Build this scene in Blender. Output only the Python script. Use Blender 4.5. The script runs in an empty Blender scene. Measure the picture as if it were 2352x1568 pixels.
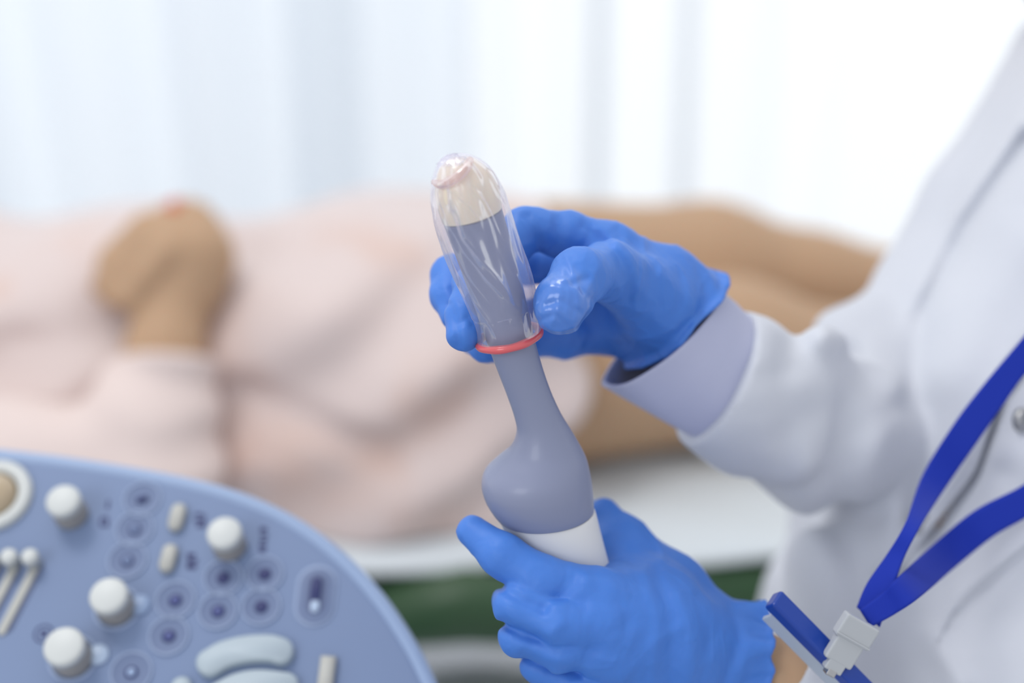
import bpy, bmesh, math, random
import numpy as np
from mathutils import Vector, Matrix
random.seed(4)
S = bpy.context.scene
COL = S.collection

# ------------------------------------------------------------------ camera, sky, light, exposure
PITCH = math.radians(20)
CAM = np.array([0.0, 0.0, 1.25])
FPX = 2352 * 50 / 36
cam_d = bpy.data.cameras.new('camera'); cam = bpy.data.objects.new('camera', cam_d); COL.objects.link(cam)
cam.location = CAM; cam.rotation_euler = (math.pi / 2 - PITCH, 0, 0)
cam_d.lens = 50; cam_d.sensor_width = 36; cam_d.clip_start = 0.02; cam_d.clip_end = 60
cam_d.dof.use_dof = True; cam_d.dof.focus_distance = 0.522; cam_d.dof.aperture_fstop = 2.8
S.camera = cam
S.view_settings.view_transform = 'Standard'; S.view_settings.look = 'None'
S.view_settings.gamma = 1; S.view_settings.exposure = 0.0
S.view_settings.use_curve_mapping = False

world = bpy.data.worlds.new('world'); S.world = world; world.use_nodes = True
nt = world.node_tree; nt.nodes.clear()
wo = nt.nodes.new('ShaderNodeOutputWorld'); bg = nt.nodes.new('ShaderNodeBackground')
tc = nt.nodes.new('ShaderNodeTexCoord'); sp = nt.nodes.new('ShaderNodeSeparateXYZ')
rm = nt.nodes.new('ShaderNodeMapRange'); mx = nt.nodes.new('ShaderNodeMix'); mx.data_type = 'RGBA'
rm.inputs['From Min'].default_value = -0.2; rm.inputs['From Max'].default_value = 0.35
nt.links.new(tc.outputs['Generated'], sp.inputs[0]); nt.links.new(sp.outputs['Y'], rm.inputs['Value'])
nt.links.new(rm.outputs[0], mx.inputs['Factor'])
mx.inputs['A'].default_value = (0.76, 0.78, 0.83, 1); mx.inputs['B'].default_value = (1.28, 1.32, 1.36, 1)
nt.links.new(mx.outputs['Result'], bg.inputs['Color']); nt.links.new(bg.outputs[0], wo.inputs[0])
bg.inputs['Strength'].default_value = 1.0

def area_light(name, loc, target, sx, sy, power, color):
    l = bpy.data.lights.new(name, 'AREA'); l.shape = 'RECTANGLE'; l.size = sx; l.size_y = sy
    l.energy = power; l.color = color
    o = bpy.data.objects.new(name, l); COL.objects.link(o); o.location = loc
    o.rotation_euler = (Vector(target) - Vector(loc)).to_track_quat('-Z', 'Y').to_euler()
    return o
area_light('overhead_area_light', (-0.7, 0.5, 2.65), (0, 0.7, 0.9), 0.5, 0.5, 9, (1.0, 0.98, 0.96))  # ceiling panel that gives the probe its highlights
area_light('front_fill_light', (-1.2, -1.2, 1.9), (0.1, 0.7, 1.0), 0.9, 0.9, 11, (0.92, 0.96, 1.0))  # added soft fill from the open side behind the camera, no window there
area_light('overhead_area_light', (-0.5, 1.2, 2.65), (-0.2, 1.1, 0.8), 1.2, 0.6, 3, (1.0, 0.98, 0.96))  # added overhead fill to brighten the bed and sheet, no known lamp

# ------------------------------------------------------------------ frames
cR = np.array([1.0, 0, 0]); cU = np.array([0, math.sin(PITCH), math.cos(PITCH)]); cF = np.array([0, math.cos(PITCH), -math.sin(PITCH)])
def cp(px, py, d):
    """image ray at depth d along the view axis -> camera frame point (right, up, forward)"""
    return np.array([(px - 1176) / FPX * d, -(py - 784) / FPX * d, d])
def toW(p):
    p = np.atleast_2d(p)
    return CAM + p[:, :1] * cR + p[:, 1:2] * cU + p[:, 2:3] * cF
def toC(p):
    q = np.atleast_2d(p) - CAM
    return np.stack([q @ cR, q @ cU, q @ cF], 1)
def wp(px, py, d): return toW(cp(px, py, d))[0]
def rp(r, d): return r * d / FPX

# ------------------------------------------------------------------ mesh helpers
def mk(name, verts, faces, m=None, parent=None, smooth=True):
    me = bpy.data.meshes.new(name)
    me.from_pydata([tuple(map(float, v)) for v in verts], [], [tuple(map(int, f)) for f in faces])
    me.validate()
    if smooth: me.polygons.foreach_set('use_smooth', [True] * len(me.polygons))
    o = bpy.data.objects.new(name, me); COL.objects.link(o)
    if m: me.materials.append(m)
    if parent: attach(o, parent)
    return o
def fix_normals(o):
    bm = bmesh.new(); bm.from_mesh(o.data); bmesh.ops.recalc_face_normals(bm, faces=bm.faces); bm.to_mesh(o.data); bm.free(); return o
def attach(o, parent):
    o.parent = parent
    o.matrix_parent_inverse = Matrix.Translation(parent.location).inverted() if parent.parent is None else Matrix.Identity(4)
def empty(name, loc):
    o = bpy.data.objects.new(name, None); o.empty_display_size = 0.02; COL.objects.link(o); o.location = tuple(map(float, loc)); return o
def tag(o, label, cat, group=None):
    o['label'] = label; o['category'] = cat
    if group: o['group'] = group
    return o
def struct(o): o['kind'] = 'structure'; return o
def crom(pts, n):
    P = np.array(pts, float); P = np.vstack([2 * P[0] - P[1], P, 2 * P[-1] - P[-2]])
    out = []; m = len(P) - 3
    for s in np.linspace(0, m, n):
        i = min(int(s), m - 1); t = s - i
        a, b, c, d = P[i:i + 4]
        out.append(0.5 * ((2 * b) + (-a + c) * t + (2 * a - 5 * b + 4 * c - d) * t * t + (-a + 3 * b - 3 * c + d) * t ** 3))
    return np.array(out)
def grid_faces(n, m, wrap=True):
    f = []
    for i in range(n - 1):
        for j in range(m if wrap else m - 1):
            k = (j + 1) % m
            f.append((i * m + j, i * m + k, (i + 1) * m + k, (i + 1) * m + j))
    return f
def tube(pts, rad, seg=16, caps=True):
    P = np.array(pts, float); n = len(P); rad = np.broadcast_to(rad, (n,))
    T = np.gradient(P, axis=0); T /= np.linalg.norm(T, axis=1)[:, None] + 1e-12
    ref = np.array([0.13, 0.27, 0.95]); V = []
    for i in range(n):
        u = np.cross(T[i], ref); u /= np.linalg.norm(u) + 1e-12; v = np.cross(T[i], u)
        for j in range(seg):
            a = 2 * math.pi * j / seg
            V.append(P[i] + rad[i] * (u * math.cos(a) + v * math.sin(a)))
    F = grid_faces(n, seg)
    if caps: F += [tuple(range(seg))[::-1], tuple(range((n - 1) * seg, n * seg))]
    return V, F
def box(cx, cy, cz, sx, sy, sz):
    V = [(cx + sx / 2 * a, cy + sy / 2 * b, cz + sz / 2 * c) for a in (-1, 1) for b in (-1, 1) for c in (-1, 1)]
    return V, [(0, 1, 3, 2), (4, 6, 7, 5), (0, 4, 5, 1), (2, 3, 7, 6), (0, 2, 6, 4), (1, 5, 7, 3)]
def bevel(o, w, seg=3):
    b = o.modifiers.new('bevel', 'BEVEL'); b.width = w; b.segments = seg; b.limit_method = 'ANGLE'; return o
def merge(parts):
    V, F = [], []
    for v, f in parts:
        n = len(V); V += [tuple(map(float, q)) for q in v]; F += [tuple(int(i) + n for i in q) for q in f]
    return V, F

# ------------------------------------------------------------------ distance-field modelling
def cap(P, a, b, ra, rb):
    a = np.asarray(a, float); b = np.asarray(b, float); ba = b - a
    pa = P - a; h = np.clip(pa @ ba / (ba @ ba + 1e-12), 0, 1)
    return np.linalg.norm(pa - h[:, None] * ba, axis=1) - (ra + (rb - ra) * h)
def ell(P, c, r):
    q = (P - np.asarray(c)) / np.asarray(r); l = np.linalg.norm(q, axis=1)
    return (l - 1) * min(r) * (0.4 + 0.6 * np.clip(l, .3, 1))
def smin(a, b, k):
    h = np.clip(0.5 + 0.5 * (b - a) / k, 0, 1)
    return b * (1 - h) + a * h - k * h * (1 - h)
def chain(P, pts, rr, k=0.003):
    d = None
    for i in range(len(pts) - 1):
        e = cap(P, pts[i], pts[i + 1], rr[i], rr[i + 1])
        d = e if d is None else smin(d, e, k)
    return d
def pdist(P, pts):
    d = None
    for i in range(len(pts) - 1):
        e = cap(P, pts[i], pts[i + 1], 0, 0); d = e if d is None else np.minimum(d, e)
    return d
def groove(P, pts, amp, w): return amp * np.exp(-(pdist(P, pts) / w) ** 2)
def _h(i, j, k):
    n = (i * 374761393 + j * 668265263 + k * 2147483647) & 0xffffffff
    n = ((n ^ (n >> 13)) * 1274126177) & 0xffffffff
    return ((n ^ (n >> 16)) & 0xffff) / 65535.0
def vnoise(P, s):
    q = P * s + 1000.0; i = np.floor(q).astype(np.int64); f = q - i; f = f * f * (3 - 2 * f); r = 0
    for a in (0, 1):
        for b in (0, 1):
            for c in (0, 1):
                w = (f[:, 0] if a else 1 - f[:, 0]) * (f[:, 1] if b else 1 - f[:, 1]) * (f[:, 2] if c else 1 - f[:, 2])
                r = r + w * _h(i[:, 0] + a, i[:, 1] + b, i[:, 2] + c)
    return r * 2 - 1
def net(f, lo, hi, h, blk=8):
    """surface nets of f(P)=0 evaluated only in blocks near the surface"""
    lo = np.array(lo, float); hi = np.array(hi, float)
    nb = np.ceil((hi - lo) / (h * blk)).astype(int); N = nb * blk + 1
    val = np.full(N, 1.0, np.float32)
    bi = np.stack(np.meshgrid(*[np.arange(k) for k in nb], indexing='ij'), -1).reshape(-1, 3)
    cen = lo + (bi + 0.5) * blk * h; fc = np.concatenate([f(c) for c in np.array_split(cen, max(1, len(cen) // 60000))])
    act = np.abs(fc) < blk * h * 0.87 * 1.5 + 0.004
    for b, v in zip(bi[~act], fc[~act]):
        val[b[0] * blk:b[0] * blk + blk + 1, b[1] * blk:b[1] * blk + blk + 1, b[2] * blk:b[2] * blk + blk + 1] = np.sign(v) * blk * h
    loc = np.stack(np.meshgrid(*[np.arange(blk + 1)] * 3, indexing='ij'), -1).reshape(-1, 3)
    A = bi[act]
    for ch in np.array_split(A, max(1, len(A) // 300)):
        idx = (ch[:, None, :] * blk + loc[None]).reshape(-1, 3)
        v = f(lo + idx * h); val[idx[:, 0], idx[:, 1], idx[:, 2]] = v
    s = val < 0
    nx, ny, nz = N - 1
    acc = np.zeros((nx, ny, nz, 3), np.float32); cnt = np.zeros((nx, ny, nz), np.float32)
    for ax in range(3):
        for o1 in (0, 1):
            for o2 in (0, 1):
                off = [0, 0, 0]; oth = [i for i in range(3) if i != ax]; off[oth[0]] = o1; off[oth[1]] = o2
                sl0 = tuple(slice(off[i], off[i] + (nx, ny, nz)[i]) for i in range(3)); o = list(off); o[ax] += 1
                sl1 = tuple(slice(o[i], o[i] + (nx, ny, nz)[i]) for i in range(3))
                a, b = val[sl0], val[sl1]; c = (a < 0) != (b < 0)
                t = np.where(c, a / np.where(c, a - b, 1), 0)
                for i in range(3): acc[..., i] += np.where(c, (t if i == ax else off[i]), 0)
                cnt += c
    m = cnt > 0; ids = -np.ones((nx, ny, nz), np.int64); ids[m] = np.arange(m.sum())
    base = np.argwhere(m); V = lo + (base + acc[m] / cnt[m][:, None]) * h
    F = []
    for ax in range(3):
        o1, o2 = [i for i in range(3) if i != ax]
        sl = [slice(1, N[i] - 1) for i in range(3)]; sl[ax] = slice(0, N[ax] - 1)
        a = s[tuple(sl)]; sl2 = list(sl); sl2[ax] = slice(1, N[ax]); b = s[tuple(sl2)]
        e = np.argwhere(a != b); flip = a[a != b]
        e = e + np.array([1 if i != ax else 0 for i in range(3)])
        q = []
        for d1, d2 in ((0, 0), (1, 0), (1, 1), (0, 1)):
            c = e.copy(); c[:, o1] -= d1; c[:, o2] -= d2; q.append(ids[c[:, 0], c[:, 1], c[:, 2]])
        q = np.stack(q, 1)
        if ax == 1: flip = ~flip
        q[~flip] = q[~flip][:, ::-1]; F.append(q)
    F = np.concatenate(F); F = F[(F >= 0).all(1)]
    return V, F
def sdf_mesh(name, f, lo, hi, h, m, parent=None, camspace=True, disp=None, smooth_it=2):
    V, F = net(f, lo, hi, h)
    # light Laplacian smoothing takes the grid out of the surface
    n = len(V)
    for _ in range(smooth_it):
        acc = np.zeros((n, 3)); c = np.zeros(n)
        for a, b in ((0, 1), (1, 2), (2, 3), (3, 0)):
            np.add.at(acc, F[:, a], V[F[:, b]]); np.add.at(acc, F[:, b], V[F[:, a]]); np.add.at(c, F[:, a], 1); np.add.at(c, F[:, b], 1)
        V = 0.5 * V + 0.5 * acc / np.maximum(c, 1)[:, None]
    return fix_normals(mk(name, toW(V) if camspace else V, F, m, parent))
def bbox(pts, pad):
    P = np.array(pts); return P.min(0) - pad, P.max(0) + pad

# ------------------------------------------------------------------ materials
def mat(name, col, rough=0.5, spec=0.5, metal=0, sss=0, sssc=None, coat=0, trans=0, ior=1.45, sheen=0):
    m = bpy.data.materials.new(name); m.use_nodes = True; b = m.node_tree.nodes['Principled BSDF']
    b.inputs['Base Color'].default_value = (*col, 1); b.inputs['Roughness'].default_value = rough
    b.inputs['Specular IOR Level'].default_value = spec; b.inputs['Metallic'].default_value = metal
    b.inputs['Subsurface Weight'].default_value = sss; b.inputs['Subsurface Scale'].default_value = 0.004
    b.inputs['Coat Weight'].default_value = coat; b.inputs['Transmission Weight'].default_value = trans
    b.inputs['IOR'].default_value = ior; b.inputs['Sheen Weight'].default_value = sheen
    return m
def add_bump(m, kind, scale, strength, dist, stretch=(1, 1, 1), detail=3, coord='Object'):
    t = m.node_tree; b = t.nodes['Principled BSDF']
    tcn = t.nodes.new('ShaderNodeTexCoord'); mp = t.nodes.new('ShaderNodeMapping'); mp.inputs['Scale'].default_value = stretch
    t.links.new(tcn.outputs[coord], mp.inputs[0])
    if kind == 'noise':
        n = t.nodes.new('ShaderNodeTexNoise'); n.inputs['Scale'].default_value = scale; n.inputs['Detail'].default_value = detail; n.inputs['Distortion'].default_value = 0.4; out = n.outputs['Fac']
    elif kind == 'musgrave':
        n = t.nodes.new('ShaderNodeTexNoise'); n.noise_type = 'RIDGED_MULTIFRACTAL'; n.inputs['Scale'].default_value = scale; n.inputs['Detail'].default_value = detail; n.inputs['Distortion'].default_value = 1.2; out = n.outputs['Fac']
    else:
        n = t.nodes.new('ShaderNodeTexWave'); n.inputs['Scale'].default_value = scale; n.inputs['Distortion'].default_value = 0.6; out = n.outputs['Fac']
    t.links.new(mp.outputs[0], n.inputs['Vector'])
    bp = t.nodes.new('ShaderNodeBump'); bp.inputs['Strength'].default_value = strength; bp.inputs['Distance'].default_value = dist
    t.links.new(out, bp.inputs['Height'])
    prev = b.inputs['Normal'].links[0].from_socket if b.inputs['Normal'].links else None
    if prev: t.links.new(prev, bp.inputs['Normal'])
    t.links.new(bp.outputs[0], b.inputs['Normal'])
    return m
def add_mottle(m, c2, scale, lo=0.35, hi=0.65):
    t = m.node_tree; b = t.nodes['Principled BSDF']; c1 = tuple(b.inputs['Base Color'].default_value)
    tcn = t.nodes.new('ShaderNodeTexCoord'); n = t.nodes.new('ShaderNodeTexNoise'); n.inputs['Scale'].default_value = scale
    r = t.nodes.new('ShaderNodeValToRGB'); r.color_ramp.elements[0].position = lo; r.color_ramp.elements[1].position = hi
    r.color_ramp.elements[0].color = c1; r.color_ramp.elements[1].color = (*c2, 1)
    t.links.new(tcn.outputs['Object'], n.inputs['Vector']); t.links.new(n.outputs['Fac'], r.inputs[0]); t.links.new(r.outputs[0], b.inputs['Base Color'])
    return m

M_glove = mat('nitrile_glove', (0.060, 0.192, 0.60), 0.50, 0.4, sss=0.10)
add_bump(M_glove, 'noise', 95, 0.35, 0.0022, (1, 1, 1), 2); add_bump(M_glove, 'noise', 900, 0.12, 0.0004, (1, 1, 1), 2)
M_glove_wet = mat('nitrile_glove_gel', (0.060, 0.192, 0.60), 0.47, 0.4, sss=0.10)
add_bump(M_glove_wet, 'noise', 95, 0.3, 0.0018, (1, 1, 1), 2); add_bump(M_glove_wet, 'musgrave', 160, 0.25, 0.0008, (1, 1, 1), 2)
t_ = M_glove_wet.node_tree; g_ = t_.nodes.new('ShaderNodeNewGeometry'); v_ = t_.nodes.new('ShaderNodeVectorMath'); v_.operation = 'DISTANCE'
v_.inputs[1].default_value = tuple(map(float, wp(1290, 700, .503))); r_ = t_.nodes.new('ShaderNodeMapRange')
r_.inputs['From Min'].default_value = .008; r_.inputs['From Max'].default_value = .017; r_.inputs['To Min'].default_value = 1.0; r_.inputs['To Max'].default_value = 0.0
t_.links.new(g_.outputs['Position'], v_.inputs[0]); t_.links.new(v_.outputs['Value'], r_.inputs['Value'])
t_.links.new(r_.outputs[0], t_.nodes['Principled BSDF'].inputs['Coat Weight']); t_.nodes['Principled BSDF'].inputs['Coat Roughness'].default_value = 0.12
M_coat = mat('white_coat_cotton', (0.59, 0.61, 0.665), 0.85, 0.2, sheen=0.15)
add_bump(M_coat, 'wave', 900, 0.25, 0.0003, (1, 1, 0.6)); add_bump(M_coat, 'noise', 40, 0.3, 0.002, (1, 1, 1), 3)
M_cuff = mat('lavender_cuff_cotton', (0.47, 0.49, 0.645), 0.85, 0.2, sheen=0.1)
add_bump(M_cuff, 'wave', 1100, 0.3, 0.0003)
M_cuffin = mat('cuff_lining', (0.30, 0.32, 0.46), 0.9, 0.1)
M_skin = mat('skin', (0.48, 0.31, 0.19), 0.55, 0.35, sss=0.15)
M_probe = mat('probe_grey_blue_plastic', (0.230, 0.254, 0.365), 0.38, 0.5, coat=0.1)
M_cap = mat('probe_cap_cream', (0.80, 0.70, 0.56), 0.25, 0.5, sss=0.2, coat=0.3)
M_handle = mat('probe_handle_ivory', (0.74, 0.735, 0.715), 0.4, 0.5)
M_ring = mat('latex_rim_pink', (0.66, 0.115, 0.125), 0.28, 0.6, sss=0.35, coat=0.4)
M_lany = mat('lanyard_royal_blue', (0.006, 0.028, 0.36), 0.7, 0.3, sheen=0.05)
add_bump(M_lany, 'wave', 700, 0.4, 0.0003)
M_clip = mat('clip_grey_plastic', (0.42, 0.44, 0.46), 0.4)
M_steel = mat('snap_steel', (0.45, 0.45, 0.45), 0.25, 0.5, metal=1)
M_badgeblue = mat('badge_blue_plastic', (0.008, 0.045, 0.30), 0.3)
M_badgeface = mat('badge_face_grey', (0.40, 0.45, 0.52), 0.25)
M_panel = mat('console_blue_grey', (0.17, 0.23, 0.375), 0.5, 0.4)
M_panelrim = mat('console_rim', (0.27, 0.36, 0.54), 0.35, 0.5)
M_ringbtn = mat('button_ring', (0.27, 0.34, 0.50), 0.4, 0.5)
M_dish_shade = mat('button_dish_shade', (0.15, 0.195, 0.32), 0.5, 0.3)  # dish a little darker: the shade of a deep well painted in
M_dish_core_shade = mat('button_dish_core_shade', (0.115, 0.145, 0.25), 0.5, 0.3)  # darker core colour: deep-hole shade painted in, the wells are shallow
M_ink = mat('console_ink', (0.022, 0.03, 0.12), 0.5)
M_inkblue = mat('console_key_blue', (0.07, 0.09, 0.25), 0.35)
M_knob = mat('knob_ivory', (0.56, 0.58, 0.57), 0.4, 0.5)
M_knobside = mat('knob_skirt', (0.30, 0.29, 0.28), 0.5)
M_toggle = mat('toggle_beige', (0.45, 0.45, 0.42), 0.5)
M_pad = mat('pad_pale_grey', (0.40, 0.47, 0.52), 0.45)
M_clear = mat('button_clear_blue', (0.42, 0.52, 0.68), 0.3)
M_amber = mat('trackball_amber', (0.42, 0.33, 0.22), 0.15, coat=0.5)
M_dress = mat('pale_pink_satin', (0.66, 0.55, 0.52), 0.5, 0.4, sheen=0.2)
add_mottle(M_dress, (0.64, 0.46, 0.39), 9, 0.52, 0.72)
M_sleeve2 = mat('pale_pink_sleeve', (0.72, 0.60, 0.56), 0.55, 0.3)
M_sheet = mat('white_sheet', (0.66, 0.71, 0.74), 0.9, 0.1)
M_green = mat('green_upholstery', (0.028, 0.075, 0.03), 0.4, 0.5)
M_frame = mat('bed_frame_dark', (0.03, 0.035, 0.045), 0.5)
M_stool = mat('stool_white_vinyl', (0.75, 0.79, 0.83), 0.5)
M_nail = mat('red_nail', (0.62, 0.10, 0.04), 0.25)
M_floor = mat('floor_pale', (0.42, 0.43, 0.45), 0.4)
M_wall = mat('wall_white', (0.82, 0.86, 0.90), 0.9)
M_win = mat('window_frame_white', (0.78, 0.83, 0.88), 0.5)
M_hair = mat('hair_dark', (0.03, 0.02, 0.015), 0.5)

def curtain_mat(name, col, see):
    m = bpy.data.materials.new(name); m.use_nodes = True; t = m.node_tree; t.nodes.clear()
    o = t.nodes.new('ShaderNodeOutputMaterial'); d = t.nodes.new('ShaderNodeBsdfDiffuse'); tr = t.nodes.new('ShaderNodeBsdfTranslucent')
    tp = t.nodes.new('ShaderNodeBsdfTransparent'); m1 = t.nodes.new('ShaderNodeMixShader'); m2 = t.nodes.new('ShaderNodeMixShader')
    d.inputs[0].default_value = (*col, 1); tr.inputs[0].default_value = (*col, 1); tp.inputs[0].default_value = (1, 1, 1, 1)
    m1.inputs[0].default_value = 0.72; m2.inputs[0].default_value = see
    t.links.new(d.outputs[0], m1.inputs[1]); t.links.new(tr.outputs[0], m1.inputs[2]); t.links.new(m1.outputs[0], m2.inputs[1]); t.links.new(tp.outputs[0], m2.inputs[2]); t.links.new(m2.outputs[0], o.inputs[0])
    return m
M_cur_l = curtain_mat('sheer_curtain_cool', (0.89, 0.93, 0.975), 0.16)
M_cur_r = curtain_mat('sheer_curtain_white', (0.955, 0.97, 0.985), 0.34)

def film_mat():
    m = bpy.data.materials.new('clear_latex_film'); m.use_nodes = True; t = m.node_tree; t.nodes.clear()
    N = t.nodes.new; L = t.links.new
    o = N('ShaderNodeOutputMaterial'); tp = N('ShaderNodeBsdfTransparent'); df = N('ShaderNodeBsdfDiffuse'); tl = N('ShaderNodeBsdfTranslucent'); gl = N('ShaderNodeBsdfGlossy')
    tp.inputs[0].default_value = (0.985, 0.98, 0.99, 1); df.inputs[0].default_value = (0.72, 0.72, 0.88, 1); tl.inputs[0].default_value = (0.72, 0.72, 0.88, 1)
    gl.inputs[0].default_value = (1, 1, 1, 1); gl.inputs['Roughness'].default_value = 0.14
    lw = N('ShaderNodeLayerWeight'); lw.inputs[0].default_value = 0.35
    tcn = N('ShaderNodeTexCoord'); nz = N('ShaderNodeTexNoise'); nz.noise_type = 'RIDGED_MULTIFRACTAL'; nz.inputs['Scale'].default_value = 32; nz.inputs['Detail'].default_value = 1.5; nz.inputs['Distortion'].default_value = 0.8
    mp = N('ShaderNodeMapping'); mp.inputs['Rotation'].default_value = (0, 0.42, 0); mp.inputs['Scale'].default_value = (1.6, 1, 0.55)
    L(tcn.outputs['Object'], mp.inputs[0]); L(mp.outputs[0], nz.inputs['Vector'])
    bp = N('ShaderNodeBump'); bp.inputs['Strength'].default_value = 0.5; bp.inputs['Distance'].default_value = 0.0015; L(nz.outputs['Fac'], bp.inputs['Height'])
    L(bp.outputs[0], gl.inputs['Normal']); L(bp.outputs[0], lw.inputs['Normal'])
    md = N('ShaderNodeMixShader'); md.inputs[0].default_value = 0.5; L(df.outputs[0], md.inputs[1]); L(tl.outputs[0], md.inputs[2])
    mr = N('ShaderNodeMapRange'); L(lw.outputs['Facing'], mr.inputs['Value']); mr.inputs['To Min'].default_value = 0.07; mr.inputs['To Max'].default_value = 0.68
    m1 = N('ShaderNodeMixShader'); L(mr.outputs[0], m1.inputs[0]); L(tp.outputs[0], m1.inputs[1]); L(md.outputs[0], m1.inputs[2])
    mr2 = N('ShaderNodeMapRange'); L(lw.outputs['Fresnel'], mr2.inputs['Value']); mr2.inputs['To Min'].default_value = 0.015; mr2.inputs['To Max'].default_value = 0.30
    m2 = N('ShaderNodeMixShader'); L(mr2.outputs[0], m2.inputs[0]); L(m1.outputs[0], m2.inputs[1]); L(gl.outputs[0], m2.inputs[2]); L(m2.outputs[0], o.inputs[0])
    return m
M_film = film_mat()

# ------------------------------------------------------------------ the setting
V, F = box(0, 1.2, -0.02, 7, 5, 0.04); struct(mk('floor', V, F, M_floor, smooth=False))
WY = 2.75
wall = []
wall.append(box(0, WY, 0.06, 7, 0.12, 0.12))
wall.append(box(0, WY, 2.75, 7, 0.12, 0.3))
wall.append(box(-3.0, WY, 1.36, 1.0, 0.12, 2.48)); wall.append(box(3.0, WY, 1.36, 1.0, 0.12, 2.48)); wall.append(box(-0.36, WY, 1.36, 0.05, 0.12, 2.48))
V, F = merge(wall); struct(mk('wall_back', V, F, M_wall, smooth=False))
for n, (x0, x1, posts) in enumerate(((-2.5, -0.39, (-2.47, -1.7, -1.05, -0.41)), (-0.33, 2.5, (-0.31, 0.165, 0.335, 1.3, 2.47)))):
    w = [box((x0 + x1) / 2, WY, 0.15, x1 - x0, 0.09, 0.06), box((x0 + x1) / 2, WY, 2.57, x1 - x0, 0.09, 0.06)]
    for xp in posts: w.append(box(xp, WY, 1.36, 0.035, 0.06, 2.42))
    V, F = merge(w); o = struct(mk('window_%d' % (n + 1), V, F, M_win, smooth=False))

def curtain(name, x0, x1, y, z0, z1, m, seed, lean=0.0):
    rng = random.Random(seed); nx, nz = 420, 40; ph = [rng.uniform(0, 6.28) for _ in range(6)]
    V = []
    for i in range(nx):
        u = i / (nx - 1)
        for j in range(nz):
            v = j / (nz - 1); x = x0 + (x1 - x0) * u
            w = 0.040 * math.sin(x * 21 + ph[0] + 2.0 * math.sin(x * 5 + ph[1])) + 0.014 * math.sin(x * 43 + ph[2] + math.sin(v * 2 + ph[3])) + 0.03 * math.sin(x * 9 + ph[4])
            V.append((x + lean * (0.5 - v) * (x - 0.05), y + w * (1.15 - 0.4 * v), z0 + (z1 - z0) * v))
    return mk(name, V, grid_faces(nx, nz, False), m)
tag(curtain('curtain', -2.3, -0.07, 2.36, 0.06, 2.6, M_cur_l, 3, -0.16), 'cool bluish sheer curtain behind the lying patient, hanging over the window', 'curtain')
tag(curtain('curtain', -0.09, 2.3, 2.42, 0.06, 2.6, M_cur_r, 8, -0.22), 'bright white sheer curtain behind the standing clinician, hanging over the window', 'curtain')

# ------------------------------------------------------------------ examination bed, sheet, stool
bed = tag(empty('examination_bed', (0, 1.28, 0)), 'examination bed with dark green upholstered mattress under white sheet', 'bed')
V, F = [], []
def slab(x0, x1, y0, y1, z0, z1, nx=90, wav=0.0):
    """rounded long slab with slight wave on its edges"""
    prof = []; r = (z1 - z0) / 2; zc = (z0 + z1) / 2
    for k in range(13): a = -math.pi / 2 - math.pi * k / 12; prof.append((y0 + r + r * math.cos(a), zc + r * math.sin(a)))
    for k in range(13): a = math.pi / 2 - math.pi * k / 12; prof.append((y1 - r + r * math.cos(a), zc + r * math.sin(a)))
    V = []
    for i in range(nx):
        x = x0 + (x1 - x0) * i / (nx - 1); w = wav * (math.sin(x * 9 + 1) + 0.6 * math.sin(x * 23))
        V += [(x, y + w * 0.5, z + w) for y, z in prof]
    m = len(prof); F = grid_faces(nx, m); F += [tuple(range(m))[::-1], tuple(range((nx - 1) * m, nx * m))]
    return V, F
V, F = slab(-1.2, 1.1, 0.985, 1.62, 0.630, 0.695, wav=0.002); fix_normals(mk('mattress', V, F, M_green, bed))
V, F = tube([(-.125, .985, .650), (-.09, .972, .668), (-.035, .968, .680), (.03, .972, .668), (.08, .985, .65)], [.012, .026, .03, .025, .012], 16); mk('armrest_pad', V, F, M_green, bed)
V, F = box(0, 1.39, 0.595, 2.2, 0.38, 0.05); bevel(mk('frame', V, F, M_frame, bed, smooth=False), 0.01)
for x in (-1.0, 0.95):
    for y in (1.24, 1.54):
        V, F = box(x, y, 0.285, 0.05, 0.05, 0.57); mk('leg', V, F, M_frame, bed, smooth=False)
nx, ny = 160, 60; V = []
for i in range(nx):
    for j in range(ny):
        x = -1.18 + 2.26 * i / (nx - 1); v = j / (ny - 1); y = 0.992 + 0.62 * v
        y += (0.012 * math.sin(x * 11) + 0.006 * math.sin(x * 27 + 1)) * (1 - v)
        z = 0.7035 + 0.003 * math.sin(x * 25 + y * 30) * math.sin(y * 22 + x * 8) - 0.004 * max(0, 1 - v * 14) ** 2
        V.append((x, y, z))
o = mk('bed_sheet', V, grid_faces(nx, ny, False), M_sheet); so = o.modifiers.new('t', 'SOLIDIFY'); so.thickness = 0.0025
tag(o, 'white cotton sheet spread on the green bed under the patient', 'sheet')
def lathe(prof, seg=48):
    V = []; n = len(prof)
    for r, z in prof:
        for j in range(seg): a = 2 * math.pi * j / seg; V.append((r * math.cos(a), r * math.sin(a), z))
    F = grid_faces(n, seg); F.append(tuple(range(seg))[::-1]); F.append(tuple(range((n - 1) * seg, n * seg)))
    return V, F
stool = tag(empty('stool', (-0.028, .985, 0)), 'round white padded stool low under the green bed edge', 'stool')
def at(vf, x, y, z): return [(a + x, b + y, c + z) for a, b, c in vf[0]], vf[1]
V, F = at(lathe([(.02, .46), (.13, .46), (.152, .48), (.156, .50), (.142, .525), (.10, .542), (.05, .549), (.004, .55)]), -.028, .985, 0); fix_normals(mk('seat', V, F, M_stool, stool))
V, F = at(lathe([(.025, .05), (.025, .47)]), -.028, .985, 0); mk('post', V, F, M_steel, stool)
V, F = at(lathe([(.19, 0), (.19, .02), (.03, .05), (.02, .05)]), -.028, .985, 0); mk('base', V, F, M_steel, stool)

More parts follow.
